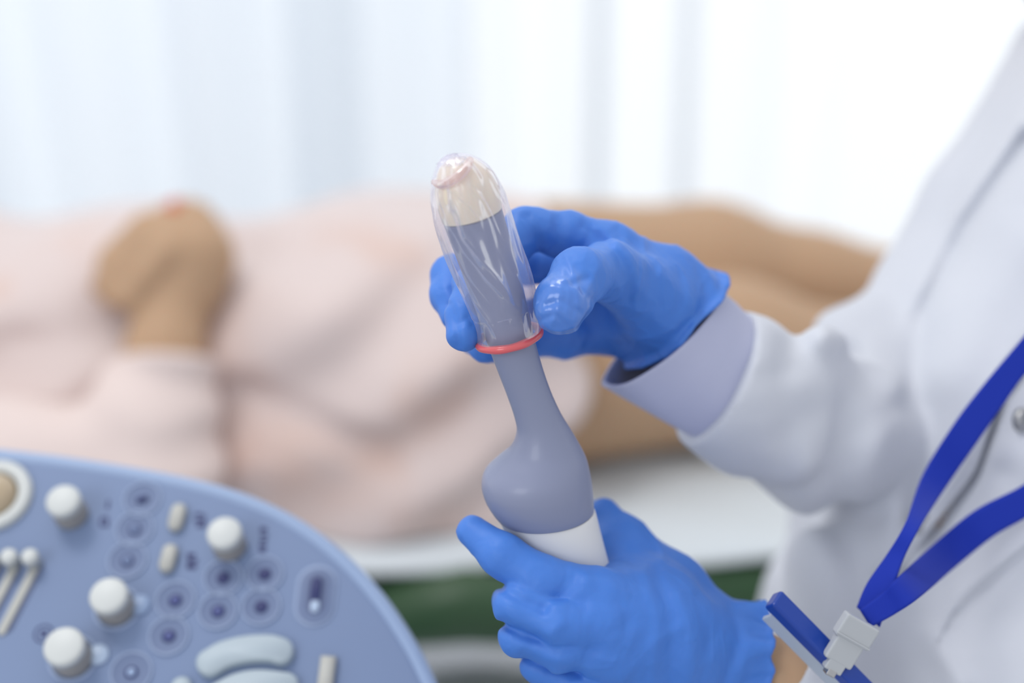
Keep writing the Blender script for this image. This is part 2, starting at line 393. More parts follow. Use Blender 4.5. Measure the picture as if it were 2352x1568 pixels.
# ------------------------------------------------------------------ patient (world-frame distance fields)
pat = tag(empty('person', (-0.3, 1.25, 0.71)), 'person lying on the bed in pale pink dress, hands folded on belly, legs bare', 'person')
def p_skin(P):
    d = chain(P, [(-.95, 1.25, .80), (-.6, 1.25, .80), (-.2, 1.25, .805), (.0, 1.25, .80)], [.10, .10, .10, .10], .02)
    d = smin(d, cap(P, (-1.0, 1.25, .81), (-1.12, 1.25, .82), .055, .055), .02)
    d = smin(d, ell(P, (-1.24, 1.25, .83), (.13, .08, .10)), .02)
    d = smin(d, cap(P, (-1.20, 1.25, .93), (-1.23, 1.25, .93), .014, .009), .012)
    # legs: far, near
    d = smin(d, chain(P, [(.0, 1.33, .81), (.20, 1.37, .82), (.30, 1.37, .81), (.62, 1.37, .765)], [.100, .072, .052, .04], .03), .03)
    d = smin(d, chain(P, [(.0, 1.188, .79), (.20, 1.22, .788), (.32, 1.22, .775), (.62, 1.20, .755)], [.092, .071, .052, .04], .03), .02)
    for y in (1.37, 1.20): d = smin(d, chain(P, [(.62, y, .76), (.66, y, .77), (.68, y - .01, .86)], [.04, .035, .02], .02), .02)
    # near arm and hand
    d = smin(d, chain(P, [(-.92, 1.06, .80), (-.62, 1.03, .78), (-.285, 1.03, .765), (-.280, 1.075, .85), (-.275, 1.115, .90)], [.05, .045, .036, .031, .027], .01), .01)
    pc = lambda x, y, w: toWy(x, y, w)
    hand = chain(P, [pc(430, 660, 1.11), pc(440, 590, 1.125), pc(430, 530, 1.14)], [.030, .034, .028], .012)
    for k, (a, b, c) in enumerate([((405, 500), (325, 515), (235, 600)), ((400, 520), (310, 545), (240, 650)), ((390, 545), (300, 600), (255, 690)), ((390, 570), (330, 640), (290, 695))]):
        yy = 1.125 - .010 * k
        hand = smin(hand, chain(P, [pc(*a, yy), pc(*b, yy - .012), pc(*c, yy - .02)], [.0105, .0100, .0085], .004), .002)
    # far arm and hand
    hand = smin(hand, chain(P, [pc(350, 520, 1.16), pc(392, 500, 1.165), pc(400, 486, 1.15)], [.014, .013, .009], .006), .008)
    hand = smin(hand, chain(P, [pc(310, 610, 1.2), pc(340, 580, 1.16), pc(285, 600, 1.13), pc(235, 660, 1.11)], [.024, .026, .018, .011], .012), .008)
    hand = smin(hand, chain(P, [pc(472, 540, 1.15), pc(482, 600, 1.13), pc(474, 650, 1.12)], [.013, .013, .01], .008), .01)
    d = smin(d, hand, .006)
    d = np.maximum(d, .7055 - P[:, 2])
    d = smin(d, chain(P, [(-.9, 1.42, .80), (-.62, 1.42, .79), (-.345, 1.21, .865)], [.05, .042, .024], .01), .008)
    return d
def toWy(px, py, wy):
    """point on the image ray where world y = wy"""
    c = cp(px, py, 1.0); w = toW(c)[0] - CAM; return CAM + w * (wy / w[1])
sdf_mesh('body', p_skin, (-1.45, .9, .68), (.75, 1.6, 1.02), .006, M_skin, pat, False)
def p_dress(P):
    Q = P.copy(); Q[:, 1] = 1.25 + (P[:, 1] - 1.25) * .66
    d = chain(Q, [(-.98, 1.25, .79), (-.6, 1.25, .80), (-.35, 1.25, .795), (-.15, 1.25, .80), (.035, 1.25, .805)], [.10, .118, .112, .116, .125], .04)
    Q2 = P.copy(); Q2[:, 2] = .71 + (P[:, 2] - .71) * 1.7
    d = smin(d, chain(Q2, [(-.9, 1.22, .715), (-.1, 1.21, .715), (.03, 1.23, .715)], [.16, .185, .14], .03), .05)
    d = np.maximum(d, P[:, 0] - .045 - .012 * np.sin(P[:, 2] * 40))
    d = d + .0062 * np.sin(P[:, 1] * 38 + P[:, 0] * 24 + 2.2 * vnoise(P, 7)) * np.clip((1.3 - P[:, 1]) / .15, .2, 1) * .8 + .006 * vnoise(P, 14) + .006 * np.sin(P[:, 2] * 70 - P[:, 0] * 30 + 3 * vnoise(P + 5, 6))
    for (a, amp, w) in DG: d = d + groove(P, a, amp, w)
    d = np.maximum(d, .706 - P[:, 2])
    return d
DG = [([toWy(540, 1140, .99), toWy(520, 1000, 1.04), toWy(560, 900, 1.08), toWy(700, 960, 1.06), toWy(900, 1060, 1.03)], .014, .012),
      ([toWy(0, 990, 1.04), toWy(150, 960, 1.05), toWy(290, 880, 1.09)], .012, .014), ([toWy(240, 1060, 1.02), toWy(260, 1000, 1.03)], .016, .012),
      ([toWy(560, 1060, 1.02), toWy(700, 1130, 1.0), toWy(900, 1170, .99), toWy(1150, 1160, .99)], -.010, .016),
      ([toWy(0, 760, 1.13), toWy(200, 800, 1.12), toWy(320, 790, 1.12)], .01, .016),
      ([toWy(600, 700, 1.15), toWy(800, 850, 1.1), toWy(1000, 900, 1.08)], -.004, .02)]
sdf_mesh('dress', p_dress, (-1.15, .9, .7), (.1, 1.62, 1.0), .005, M_dress, pat, False)
sdf_mesh('sleeve', lambda P: np.maximum(chain(P, [(-.92, 1.06, .80), (-.62, 1.03, .785), (-.288, 1.02, .765), (-.280, 1.07, .842)], [.06, .056, .054, .044], .02) + .003 * np.sin(P[:, 2] * 120 + 4 * vnoise(P, 12)) + .003 * vnoise(P, 22),
         (P - np.array([-.280, 1.07, .845])) @ np.array([0, .5, .86])), (-1.1, .9, .68), (-.2, 1.2, .95), .004, M_sleeve2, pat, False)
sdf_mesh('sleeve', lambda P: np.maximum(chain(P, [(-.9, 1.42, .79), (-.62, 1.42, .79), (-.36, 1.22, .855)], [.058, .052, .036], .02) + .003 * vnoise(P, 25), (P - np.array([-.355, 1.215, .86])) @ np.array([.8, -.55, .25])), (-1.1, 1.1, .68), (-.3, 1.6, 1.0), .005, M_sleeve2, pat, False)
V, F = tube([toWy(388, 486, 1.128), toWy(400, 476, 1.126), toWy(412, 488, 1.128)], [.006, .009, .006], 12); mk('nail', V, F, M_nail, pat)
sdf_mesh('hair', lambda P: np.maximum(ell(P, (-1.26, 1.25, .83), (.135, .10, .11)), P[:, 0] * .6 + P[:, 2] * .8 - (-1.27 * .6 + .90 * .8)), (-1.45, 1.1, .69), (-1.1, 1.4, .96), .006, M_hair, pat, False)

# ------------------------------------------------------------------ ultrasound probe and its cover
PT = math.tan(PITCH)
def dprobe(y): return .52 + (y - 650) * 0.0000583
def probe_ring(L, R, k=1.0, n=None):
    """centre, half axis across, half axis in depth of a section between two outline points"""
    d = dprobe((L[1] + R[1]) / 2); a = cp(*L, d); b = cp(*R, d); C = (a + b) / 2; U = (b - a) / 2
    r = np.linalg.norm(U); ax = np.array([U[1], -U[0], 0]) / (r + 1e-12); ax = ax * 1.0 + np.array([0, 0, PT]); ax /= np.linalg.norm(ax)
    Vv = np.cross(ax, U / (r + 1e-12)); return C, U, Vv * r * k
def loft(stations, n, seg, k=1.0, disp=None, close=(True, True)):
    A = crom([list(l) + list(r) for l, r in stations], n); V = []
    for i, row in enumerate(A):
        C, U, W = probe_ring(row[:2], row[2:], k)
        for j in range(seg):
            a = 2 * math.pi * j / seg; s = 1.0 if disp is None else disp(i / (n - 1), a)
            V.append(C + s * (U * math.cos(a) + W * math.sin(a)))
    F = grid_faces(n, seg)
    if close[0]: F.append(tuple(range(seg)))
    if close[1]: F.append(tuple(range((n - 1) * seg, n * seg))[::-1])
    return toW(np.array(V)), F
prb = tag(empty('ultrasound_probe', wp(1253, 1174, .55)), 'grey-blue endocavity ultrasound probe with cream tip held between the blue gloves', 'ultrasound probe')
capS = [((1046, 361), (1056, 359)), ((1028, 368), (1076, 359)), ((1010, 386), (1101, 370)), ((1001, 410), (1122, 388)), ((998, 436), (1138, 412)), ((1001, 462), (1147, 434)), ((1008, 490), (1151, 455)), ((1016, 513), (1153, 474))]
V, F = loft(capS, 70, 64); fix_normals(mk('tip_cap', V, F, M_cap, prb))
shS = [((1018, 514), (1152, 475)), ((1047, 590), (1174, 553)), ((1082, 685), (1200, 652)), ((1122, 797), (1226, 768)), ((1142, 850), (1241, 826)), ((1166, 912), (1263, 892)), ((1182, 960), (1288, 948)), ((1186, 992), (1312, 988)), ((1172, 1028), (1333, 1024)),
       ((1140, 1058), (1347, 1052)), ((1112, 1086), (1354, 1078)), ((1106, 1115), (1359, 1104)), ((1114, 1145), (1362, 1130)), ((1130, 1172), (1364, 1152)), ((1143, 1188), (1364, 1166))]
V, F = loft(shS, 150, 72, .92); fix_normals(mk('shaft', V, F, M_probe, prb))
hS = [((1147, 1191), (1362, 1169)), ((1149, 1197), (1368, 1175)), ((1166, 1236), (1379, 1218)), ((1194, 1300), (1398, 1290)), ((1232, 1390), (1424, 1376)), ((1290, 1500), (1462, 1482)), ((1340, 1590), (1500, 1570)), ((1375, 1640), (1500, 1625)), ((1410, 1660), (1460, 1655))]
V, F = loft(hS, 90, 64, .85); fix_normals(mk('handle', V, F, M_handle, prb))
V, F = tube(crom([wp(1435, 1650, .579), wp(1470, 1760, .585), wp(1560, 1950, .60), wp(1500, 2300, .66)], 30), .0035, 12); mk('cable', V, F, M_handle, prb)

cov = tag(empty('probe_cover', wp(1169, 776, .527)), 'clear loose latex cover with pink rolled rim pulled over probe tip', 'probe cover')
fS = [((1030, 357), (1052, 353)), ((1012, 366), (1080, 356)), ((1000, 388), (1112, 372)), ((993, 415), (1134, 392)), ((991, 445), (1152, 424)), ((993, 480), (1166, 456)), ((1001, 520), (1180, 500)), ((1018, 575), (1199, 556)), ((1045, 643), (1217, 610)), ((1070, 702), (1230, 662)), ((1090, 752), (1238, 712)), ((1094, 788), (1244, 755))]
FR = [(.30, .86, 3.70, 5.15, -.22, .075, .055), (.38, .92, 3.60, 4.75, -.20, -.06, .06), (.46, .97, 3.55, 4.35, -.1, .06, .05), (.56, .80, 4.35, 5.0, .1, .06, .045), (.30, .62, 4.95, 5.35, .1, .05, .05),
      (.28, .55, 4.1, 4.9, .25, .035, .04), (.62, .98, 5.15, 5.45, .1, .06, .05), (.70, .99, 4.9, 4.5, .1, -.05, .05), (.15, .9, 5.65, 5.75, .1, .05, .05), (.2, .75, 3.45, 3.35, 0, .05, .05)]
def fdisp(t, a):
    w = 1 - 0.5 * abs(math.cos(a)) ** 4                              # folds lie mostly across the front and back
    g = math.sin(min(1, t * 1.15) * math.pi) ** .6 if t < .87 else .74 * (1 - t) / .13
    s = .045 * math.sin(5 * a + 9 * t + 1.2 * math.sin(7 * t)) + .03 * math.sin(9 * a - 16 * t + 2) + .02 * math.sin(15 * a + 21 * t)
    s += -.10 * math.exp(-((a - 4.2 - 1.3 * (t - .5)) / .16) ** 2) + .07 * math.exp(-((a - 4.55 - 1.3 * (t - .5)) / .12) ** 2) - .08 * math.exp(-((a - 5.3 + .8 * (t - .5)) / .14) ** 2)
    for (t0, t1, a0, a1, bend, amp, wd) in FR:
        if t0 - .05 < t < t1 + .05:
            q = (t - t0) / (t1 - t0); c = a0 + (a1 - a0) * q + bend * math.sin(math.pi * min(1, max(0, q))); e = math.exp(-((a - c) / wd) ** 2); s += amp * e * max(0, math.sin(math.pi * min(1, max(0, q)))) ** .5
    if t < .10: s += (.10 - t) * 2.2 * (math.sin(3 * a + 1) * .6 + math.sin(7 * a) * .4)
    return 1.0 + w * max(0, g) * s
V, F = loft(fS, 240, 288, 1.0, fdisp, (True, False)); mk('film', V, F, M_film, cov)
# crumpled reservoir end
V, F = [], []
for i in range(26):
    t = i / 25; C = cp(1040 - 4 * t, 372 - 17 * t, dprobe(360) - .003); r = rp(33, .5) * (1 - t * .72)
    for j in range(48):
        a = 2 * math.pi * j / 48; rr = r * (1 + .22 * math.sin(4 * a + 5 * t) * (1 - .3 * t) + .14 * math.sin(9 * a - 9 * t))
        V.append(C + np.array([rr * math.cos(a), rr * .42 * math.sin(a) + rr * .2 * math.cos(a), rr * math.sin(a)]))
F = grid_faces(26, 48); mk('reservoir_tip', toW(np.array(V)), F + [tuple(range(25 * 48, 26 * 48))], M_film, cov)
M_fold = film_mat(); M_fold.name = 'latex_fold_pinkish'
for nd in M_fold.node_tree.nodes:
    if nd.type in ('BSDF_DIFFUSE', 'BSDF_TRANSLUCENT'): nd.inputs[0].default_value = (.80, .58, .55, 1)
    if nd.type == 'MAP_RANGE': nd.inputs['To Min'].default_value = .30 if nd.inputs['To Max'].default_value > .4 else .02
fp = crom([cp(997, 418, dprobe(415) - .002), cp(1012, 424, dprobe(415) - .0085), cp(1035, 416, dprobe(415) - .0115), cp(1058, 400, dprobe(400) - .0115), cp(1074, 382, dprobe(390) - .009), cp(1080, 366, dprobe(380) - .004)], 40)
V, F = tube(fp, .0011 + .0007 * np.sin(np.linspace(0, math.pi, 40)), 14); mk('tip_fold', toW(np.array(V)), F, M_fold, cov)
C, U, W = probe_ring((1099, 791), (1239, 758))
ring = [C + U * math.cos(a) + W * math.sin(a) for a in np.linspace(0, 2 * math.pi, 97)]
rs = []
T = toW(np.array(ring)); cen = toW(C)[0]; ax = np.cross(T[24] - cen, T[0] - cen); ax /= np.linalg.norm(ax)
V = []
for i in range(96):
    out = (T[i] - cen) / np.linalg.norm(T[i] - cen); rr = .00155 * (1 + .05 * math.sin(i * .5))
    for j in range(16):
        a = 2 * math.pi * j / 16; V.append(T[i] + rr * (out * math.cos(a) + ax * math.sin(a)))
F = [(i * 16 + j, i * 16 + (j + 1) % 16, ((i + 1) % 96) * 16 + (j + 1) % 16, ((i + 1) % 96) * 16 + j) for i in range(96) for j in range(16)]
fix_normals(mk('rim', V, F, M_ring, cov))

# ------------------------------------------------------------------ clinician: body, gloves, coat
doc = tag(empty('person', (0.35, 0.62, 0.0)), 'standing person in white coat and blue gloves holding the probe', 'person')
def K(*a): return [cp(x, y, d) for x, y, d, r in a], [rp(r, d) for x, y, d, r in a]
U_meta = [K((1610, 735, .590, 84), (1510, 655, .578, 84), (1400, 574, .567, 64)), K((1610, 745, .598, 84), (1500, 680, .592, 80), (1392, 625, .588, 60)),
          K((1600, 760, .60, 80), (1490, 720, .602, 76), (1385, 690, .60, 58)), K((1590, 770, .60, 76), (1480, 755, .603, 62), (1390, 750, .60, 52))]
U_fing = [K((1400, 572, .566, 58), (1300, 540, .562, 56), (1208, 530, .556, 52), (1150, 590, .550, 46), (1082, 655, .542, 40), (1066, 720, .530, 40), (1064, 768, .526, 38)),
          K((1392, 622, .588, 56), (1230, 600, .590, 50), (1110, 620, .578, 46), (1035, 632, .566, 44), (1030, 680, .555, 40), (1046, 725, .548, 36)),
          K((1385, 690, .60, 54), (1260, 720, .602, 48), (1150, 750, .590, 42), (1090, 770, .570, 40), (1112, 798, .556, 36)),
          K((1390, 755, .60, 56), (1300, 772, .596, 50), (1220, 775, .590, 44), (1150, 790, .576, 38), (1120, 800, .566, 34))]
U_thumb = K((1284, 718, .5105, 50), (1294, 690, .512, 56), (1330, 636, .521, 60), (1400, 625, .545, 66), (1500, 690, .568, 90))
def hand_u(P):
    d = None
    for c in U_meta: e = chain(P, *c, .006); d = e if d is None else smin(d, e, .009)
    fg = None
    for c in U_fing: e = chain(P, *c, .003); fg = e if fg is None else smin(fg, e, .0012)
    d = smin(d, fg, .005)
    d = smin(d, chain(P, *U_thumb, .006), .007)
    for a, amp, w in UG: d = d + seam(P, a, amp * .55, w, a[0][2])
    return d
def wrinkle(P, f, amp):
    """pulled-film creases: narrow ridges of warped, stretched noise"""
    w = np.stack([vnoise(P, f * .45), vnoise(P + 11, f * .45), vnoise(P + 23, f * .45)], 1) * (.55 / f)
    Q = (P + w) @ np.array([[.9, .35, .2], [-.30, .55, .1], [.1, -.2, .9]])
    n = np.abs(vnoise(Q, f)); return amp * (np.minimum(n, .34) / .34 - .7)
def seam(P, pts, amp, w, k=.57):
    """a line across the cloth, read along the view of the tailor's pattern (two coordinates only)"""
    s = P[:, :2] / P[:, 2:3]; q = np.array([[p[0] / p[2], p[1] / p[2], 0] for p in pts]); S3 = np.column_stack([s, np.zeros(len(s))])
    return amp * np.exp(-(pdist(S3, q) * k / w) ** 2)
def C_(*a): return [cp(*q) for q in a]
UG = [(C_((1340, 520, .552), (1400, 560, .545), (1440, 620, .540), (1445, 690, .54)), .0016, .0022), (C_((1380, 530, .55), (1450, 590, .54), (1480, 680, .545)), -.0014, .0025),
      (C_((1420, 530, .555), (1500, 610, .55), (1515, 700, .55)), .0013, .0025), (C_((1260, 640, .505), (1300, 655, .500), (1350, 640, .505)), .0010, .0012),
      (C_((1255, 700, .500), (1290, 690, .497), (1330, 715, .503)), .0009, .0011), (C_((1240, 735, .503), (1275, 722, .499), (1300, 745, .503)), .0009, .001),
      (C_((1300, 590, .513), (1325, 640, .503), (1330, 700, .503)), -.0008, .0011), (C_((1320, 655, .503), (1370, 700, .511)), .0010, .0014), (C_((1290, 620, .506), (1310, 675, .50), (1300, 720, .499)), -.0006, .0009),
      (C_((1210, 500, .545), (1235, 560, .540), (1240, 620, .545)), .0026, .0028), (C_((1290, 500, .548), (1270, 560, .545)), .0016, .003),
      (C_((1350, 745, .56), (1430, 800, .57), (1480, 870, .57)), .0022, .0030), (C_((1400, 760, .56), (1500, 790, .57), (1560, 800, .575)), -.0012, .0035),
      (C_((1440, 560, .555), (1540, 640, .555), (1590, 700, .565)), -.0012, .003), (C_((1560, 640, .56), (1570, 740, .565), (1520, 830, .57)), .0014, .003),
      (C_((1035, 700, .535), (1050, 750, .522), (1055, 790, .52)), .0018, .0016), (C_((1060, 740, .515), (1075, 730, .515), (1085, 745, .518)), .0014, .0012), (C_((1040, 665, .535), (1060, 690, .525)), .0010, .0016),
      (C_((1000, 640, .558), (1020, 700, .545)), .001, .002)]
# wrist and forearm stations of the far arm
cuffc = cp(1560, 815, .598)
def glove_u(P):
    d = hand_u(P)
    d = smin(d, chain(P, *K((1520, 700, .588, 108), (1570, 760, .594, 118), (1640, 838, .600, 128)), .01), .012)
    d = d + wrinkle(P, 80, .0006) + wrinkle(P + 3, 190, .00025) + (.0008 * wrinkle(P + 7, 90, 1.0) + .00035 * wrinkle(P + 9, 210, 1.0)) * np.exp(-(np.linalg.norm(P - cp(1290, 695, .505), axis=1) / .013) ** 2)
    d = d + .0008 * np.sin((P @ np.array([260., 120, 90])) + 3 * vnoise(P, 40)) * np.clip((P[:, 0] - .04) / .04, 0, 1)
    return d
n_u = np.array([.60, -.60, .16]); n_u /= np.linalg.norm(n_u)
cut_u = cp(1548, 758, .59)
def shell_glove_u(P):
    d = glove_u(P); w = P - cut_u; s = w @ n_u
    s = s + .0012 * np.sin(P[:, 1] * 240)
    d = d - .0022 * np.exp(-((s + .0012) / .0018) ** 2)              # rolled rim
    inner = d + .0022
    d = np.maximum(d, s)
    return np.where(s > -.030, np.maximum(d, -np.maximum(inner, -(s + .012))), d)
allp = np.array([p for c in U_meta + U_fing + [U_thumb] for p in c[0]] + [cp(1640, 838, .6)])
lo, hi = bbox(allp, .028)
sdf_mesh('glove', shell_glove_u, lo, hi, .00062, M_glove_wet, doc, smooth_it=1)

# lower hand
L_meta = [K((1690, 1500, .575, 78), (1530, 1410, .552, 84), (1375, 1368, .538, 64)), K((1690, 1510, .575, 80), (1540, 1470, .552, 84), (1385, 1440, .532, 62)),
          K((1690, 1520, .578, 80), (1540, 1520, .556, 82), (1400, 1508, .536, 58)), K((1680, 1530, .58, 78), (1550, 1560, .562, 74), (1430, 1570, .546, 54))]
L_fing = [K((1375, 1368, .537, 60), (1240, 1335, .5345, 57), (1150, 1272, .536, 48), (1088, 1222, .543, 38)),
          K((1385, 1440, .532, 56), (1280, 1430, .527, 54), (1186, 1392, .530, 52), (1175, 1380, .548, 42), (1230, 1390, .585, 38)),
          K((1400, 1508, .536, 54), (1290, 1500, .530, 50), (1196, 1462, .533, 48), (1190, 1450, .552, 40), (1260, 1460, .590, 36)),
          K((1430, 1570, .546, 50), (1330, 1570, .538, 48), (1240, 1525, .540, 44), (1235, 1510, .556, 38), (1300, 1520, .592, 34))]
L_thumb = K((1660, 1480, .580, 84), (1540, 1350, .578, 78), (1435, 1235, .582, 46), (1388, 1176, .588, 24), (1350, 1190, .598, 32), (1290, 1230, .602, 36))
L_web = K((1400, 1260, .578, 45), (1500, 1370, .562, 80), (1420, 1350, .556, 60))
def hand_l(P):
    d = None
    for c in L_meta: e = chain(P, *c, .006); d = e if d is None else smin(d, e, .010)
    fg = None
    for c in L_fing: e = chain(P, *c, .003); fg = e if fg is None else smin(fg, e, .0012)
    d = smin(d, fg, .004)
    d = smin(d, chain(P, *L_thumb, .006), .008)
    d = smin(d, chain(P, *L_web, .006), .009)
    for a, amp, w in LG: d = d + seam(P, a, amp * .55, w * .85, a[0][2])
    return d
LG = [(C_((1156, 1353, .515), (1200, 1380, .512), (1252, 1400, .512)), .0030, .0024), (C_((1252, 1400, .512), (1290, 1370, .515), (1310, 1330, .52)), .0015, .0030), (C_((1260, 1400, .51), (1320, 1370, .515), (1345, 1320, .52)), -.0014, .0022),
      (C_((1156, 1432, .515), (1200, 1458, .513), (1250, 1472, .512)), .0030, .0024), (C_((1250, 1472, .512), (1290, 1430, .512)), -.0014, .0026),
      (C_((1200, 1505, .52), (1260, 1530, .52), (1330, 1545, .52)), .0024, .0026),
      (C_((1350, 1330, .52), (1360, 1400, .515), (1330, 1500, .515)), -.0010, .003), (C_((1480, 1310, .54), (1510, 1420, .53), (1500, 1568, .535)), -.0013, .0026), (C_((1510, 1310, .54), (1545, 1420, .535), (1540, 1568, .54)), .0016, .0028),
      (C_((1560, 1360, .54), (1590, 1460, .54), (1580, 1590, .545)), -.0014, .003), (C_((1600, 1370, .545), (1630, 1460, .545), (1600, 1590, .55)), .0016, .0032), (C_((1430, 1560, .53), (1500, 1480, .528), (1560, 1440, .53)), -.0010, .003),
      (C_((1300, 1560, .525), (1380, 1470, .515), (1440, 1430, .52)), .0012, .004), (C_((1680, 1390, .56), (1700, 1470, .56), (1660, 1580, .56)), .0024, .0030)]
n_l = np.array([.93, -.10, .10]); n_l /= np.linalg.norm(n_l); cut_l = cp(1752, 1500, .572)
def shell_glove_l(P):
    d = hand_l(P)
    fl = np.clip((P[:, 0] - cp(1670, 0, .572)[0]) / .014, 0, 1)
    d = smin(d, chain(P, *K((1600, 1480, .570, 95), (1690, 1495, .574, 92), (1745, 1500, .576, 104), (1800, 1505, .577, 110)), .006), .008)
    ang = np.arctan2(P[:, 1] - cp(0, 1500, .575)[1], P[:, 2] - .575)
    d = d + wrinkle(P, 60, .0006) + wrinkle(P + 3, 160, .0002) + fl * (.0018 * np.sin(ang * 6 + 1.0 + P[:, 0] * 60) + .0009 * np.sin(ang * 13))
    s = (P - cut_l) @ n_l + .0010 * np.sin(ang * 5) + .0005 * np.sin(ang * 11)
    d = d - .0010 * np.exp(-((s + .0008) / .0012) ** 2)
    inner = d + .0020
    d = np.maximum(d, s)
    return np.where(s > -.030, np.maximum(d, -np.maximum(inner, -(s + .016))), d)
allp = np.array([p for c in L_meta + L_fing + [L_thumb] for p in c[0]] + [cp(1760, 1520, .57)])
lo, hi = bbox(allp, .024)
sdf_mesh('glove', shell_glove_l, lo, hi, .00075, M_glove, doc, smooth_it=1)

# torso, arms
elbow_r = (2010, 1040, .69); elbow_l = (2250, 2350, .56)
def coat_torso(P):
    Q = P.copy(); Q[:, 2] = .76 + (P[:, 2] - .76) * .80
    d = chain(Q, [cp(2860, 230, .76), cp(2660, 650, .76), cp(2550, 1000, .76), cp(2530, 1230, .76), cp(2430, 1650, .76), cp(2400, 2300, .76)], [.10, .115, .130, .138, .150, .17], .05)
    d = smin(d, chain(P, [cp(2520, 270, .80), cp(2700, 230, .78), cp(2900, 330, .66)], [.045, .08, .075], .04), .04)
    return d
SEAMS = [(C_((2352, 830, .55), (2300, 900, .55), (2268, 990, .56), (2230, 1090, .57), (2150, 1200, .58), (2060, 1310, .60), (1990, 1420, .6)), .0095, .0026),
         (C_((2330, 830, .55), (2280, 900, .55), (2250, 985, .56), (2212, 1085, .57), (2132, 1195, .58), (2042, 1305, .60)), -.0030, .0036),
         (C_((2400, 1215, .55), (2300, 1290, .555), (2200, 1370, .565), (2160, 1440, .57), (2150, 1475, .57)), -.0016, .0018), (C_((2400, 1245, .55), (2310, 1312, .555), (2215, 1392, .565), (2180, 1450, .57)), .0014, .0016)]
def coat(P):
    t = coat_torso(P)
    for a, amp, w in SEAMS: t = t + seam(P, a, amp, w)
    for a, amp, w in TF: t = t + seam(P, a, amp * 1.7, w)
    # the left front lies over the right one and stands a little proud of it along the opening
    sx = P[:, 0] / P[:, 2] * FPX + 1176; sy = 784 - P[:, 1] / P[:, 2] * FPX
    side = sx - np.interp(sy, [700, 830, 900, 990, 1090, 1200, 1310, 1420], [2390, 2352, 2300, 2268, 2230, 2150, 2060, 1990])
    front = np.clip((.70 - P[:, 2]) / .03, 0, 1) * np.clip((1500 - sy) / 80, 0, 1)
    t = t + .0045 * front * np.clip(side / 9, 0, 1) * np.exp(-np.clip(side, 0, 999) / 260)
    t = t + .0022 * np.sin(P[:, 0] * 80 + P[:, 1] * 38 + 2.5 * vnoise(P, 14)) + .0015 * vnoise(P, 30)
    arm = coat_arm(P)
    skirt = chain(P, *K((2080, 1150, .70, 110), (2010, 1350, .69, 160), (1990, 1560, .69, 170), (1960, 1900, .69, 210)), .03) + .005 * np.sin(P[:, 0] * 150 + P[:, 1] * 30 + 2 * vnoise(P, 12))
    t = smin(t, skirt, .02)
    la = chain(P, *K((1795, 1560, .575, 92), (1900, 1740, .57, 125), elbow_l + (180,)), .01)
    la = smin(la, chain(P, [cp(*elbow_l), cp(3350, 1550, .52), cp(3200, 500, .62)], [.05, .055, .065], .02), .02) + .0015 * vnoise(P, 40)
    la = np.maximum(la, -((P - cp(1800, 1562, .575)) @ np.array([.72, -.66, 0.05])))
    return np.minimum(smin(t, arm, .010), la)
TF = [(C_((2070, 780, .6), (2040, 900, .6), (2010, 1050, .6), (1985, 1180, .6)), .0030, .007), (C_((2352, 280, .6), (2200, 500, .6), (2090, 720, .6), (2050, 820, .6)), -.0024, .0035), (C_((2352, 320, .6), (2215, 520, .6), (2110, 730, .6)), .0028, .004),
      (C_((2100, 950, .6), (2120, 1080, .6), (2090, 1200, .6)), .0030, .006), (C_((2060, 1000, .6), (2060, 1150, .6), (2010, 1280, .6)), -.0030, .007), (C_((2352, 560, .6), (2250, 700, .6), (2170, 860, .6)), -.0020, .012),
      (C_((2250, 200, .6), (2200, 400, .6), (2140, 600, .6)), .0022, .012), (C_((2300, 1100, .6), (2180, 1260, .6), (2100, 1400, .6)), .0030, .008), (C_((2130, 1450, .6), (2160, 1500, .6), (2200, 1568, .6)), -.0030, .006), (C_((2060, 1420, .6), (2050, 1568, .6)), .0024, .010)]
def coat_arm(P):
    d = chain(P, *K((1600, 838, .600, 141), (1660, 872, .605, 143), (1760, 930, .625, 158), (1880, 985, .655, 166), (2000, 1010, .69, 166)), .02)
    u = chain(P, *K((2000, 1000, .70, 160), (2010, 885, .725, 156), (2150, 725, .75, 140), (2280, 485, .77, 150), (2440, 250, .79, 165)), .02)
    d = smin(d, u, .010)
    w = 3 * vnoise(P, 22)
    d = d + .0018 * np.sin(P[:, 0] * 120 - P[:, 1] * 70 + w) * np.clip((P[:, 0] - .105) / .03, 0, 1) + .0010 * vnoise(P, 35)
    for a, amp, ww in AF: d = d + seam(P, a, amp * 1.6, ww)
    return np.maximum(d, -((P - cp(1648, 862, .605)) @ n_c))
AF = [(C_((1730, 850, .65), (1770, 940, .65), (1760, 1030, .65)), -.0012, .007), (C_((1800, 860, .65), (1830, 960, .65), (1810, 1080, .65)), .0014, .007), (C_((1830, 800, .65), (1900, 900, .65), (1960, 980, .65)), .0032, .009), (C_((1960, 820, .6), (2020, 900, .6), (2040, 930, .6)), .0034, .008), (C_((1760, 880, .6), (1780, 980, .6), (1740, 1080, .6)), .0016, .009),
      (C_((1880, 960, .6), (1930, 1060, .6), (1920, 1150, .6)), .0034, .009), (C_((1830, 900, .6), (1860, 1000, .6), (1850, 1120, .6)), -.0016, .010), (C_((1900, 760, .65), (1980, 800, .65)), -.004, .01)]
n_c = np.array([.90, -.43, .22]); n_c /= np.linalg.norm(n_c)
lo = np.array([cp(1480, 0, .56)[0], cp(0, 2000, .62)[1], .40]); hi = np.array([.55, cp(0, 60, .74)[1], 1.0])
sdf_mesh('lab_coat', coat, lo, hi, .0017, M_coat, doc, smooth_it=1)

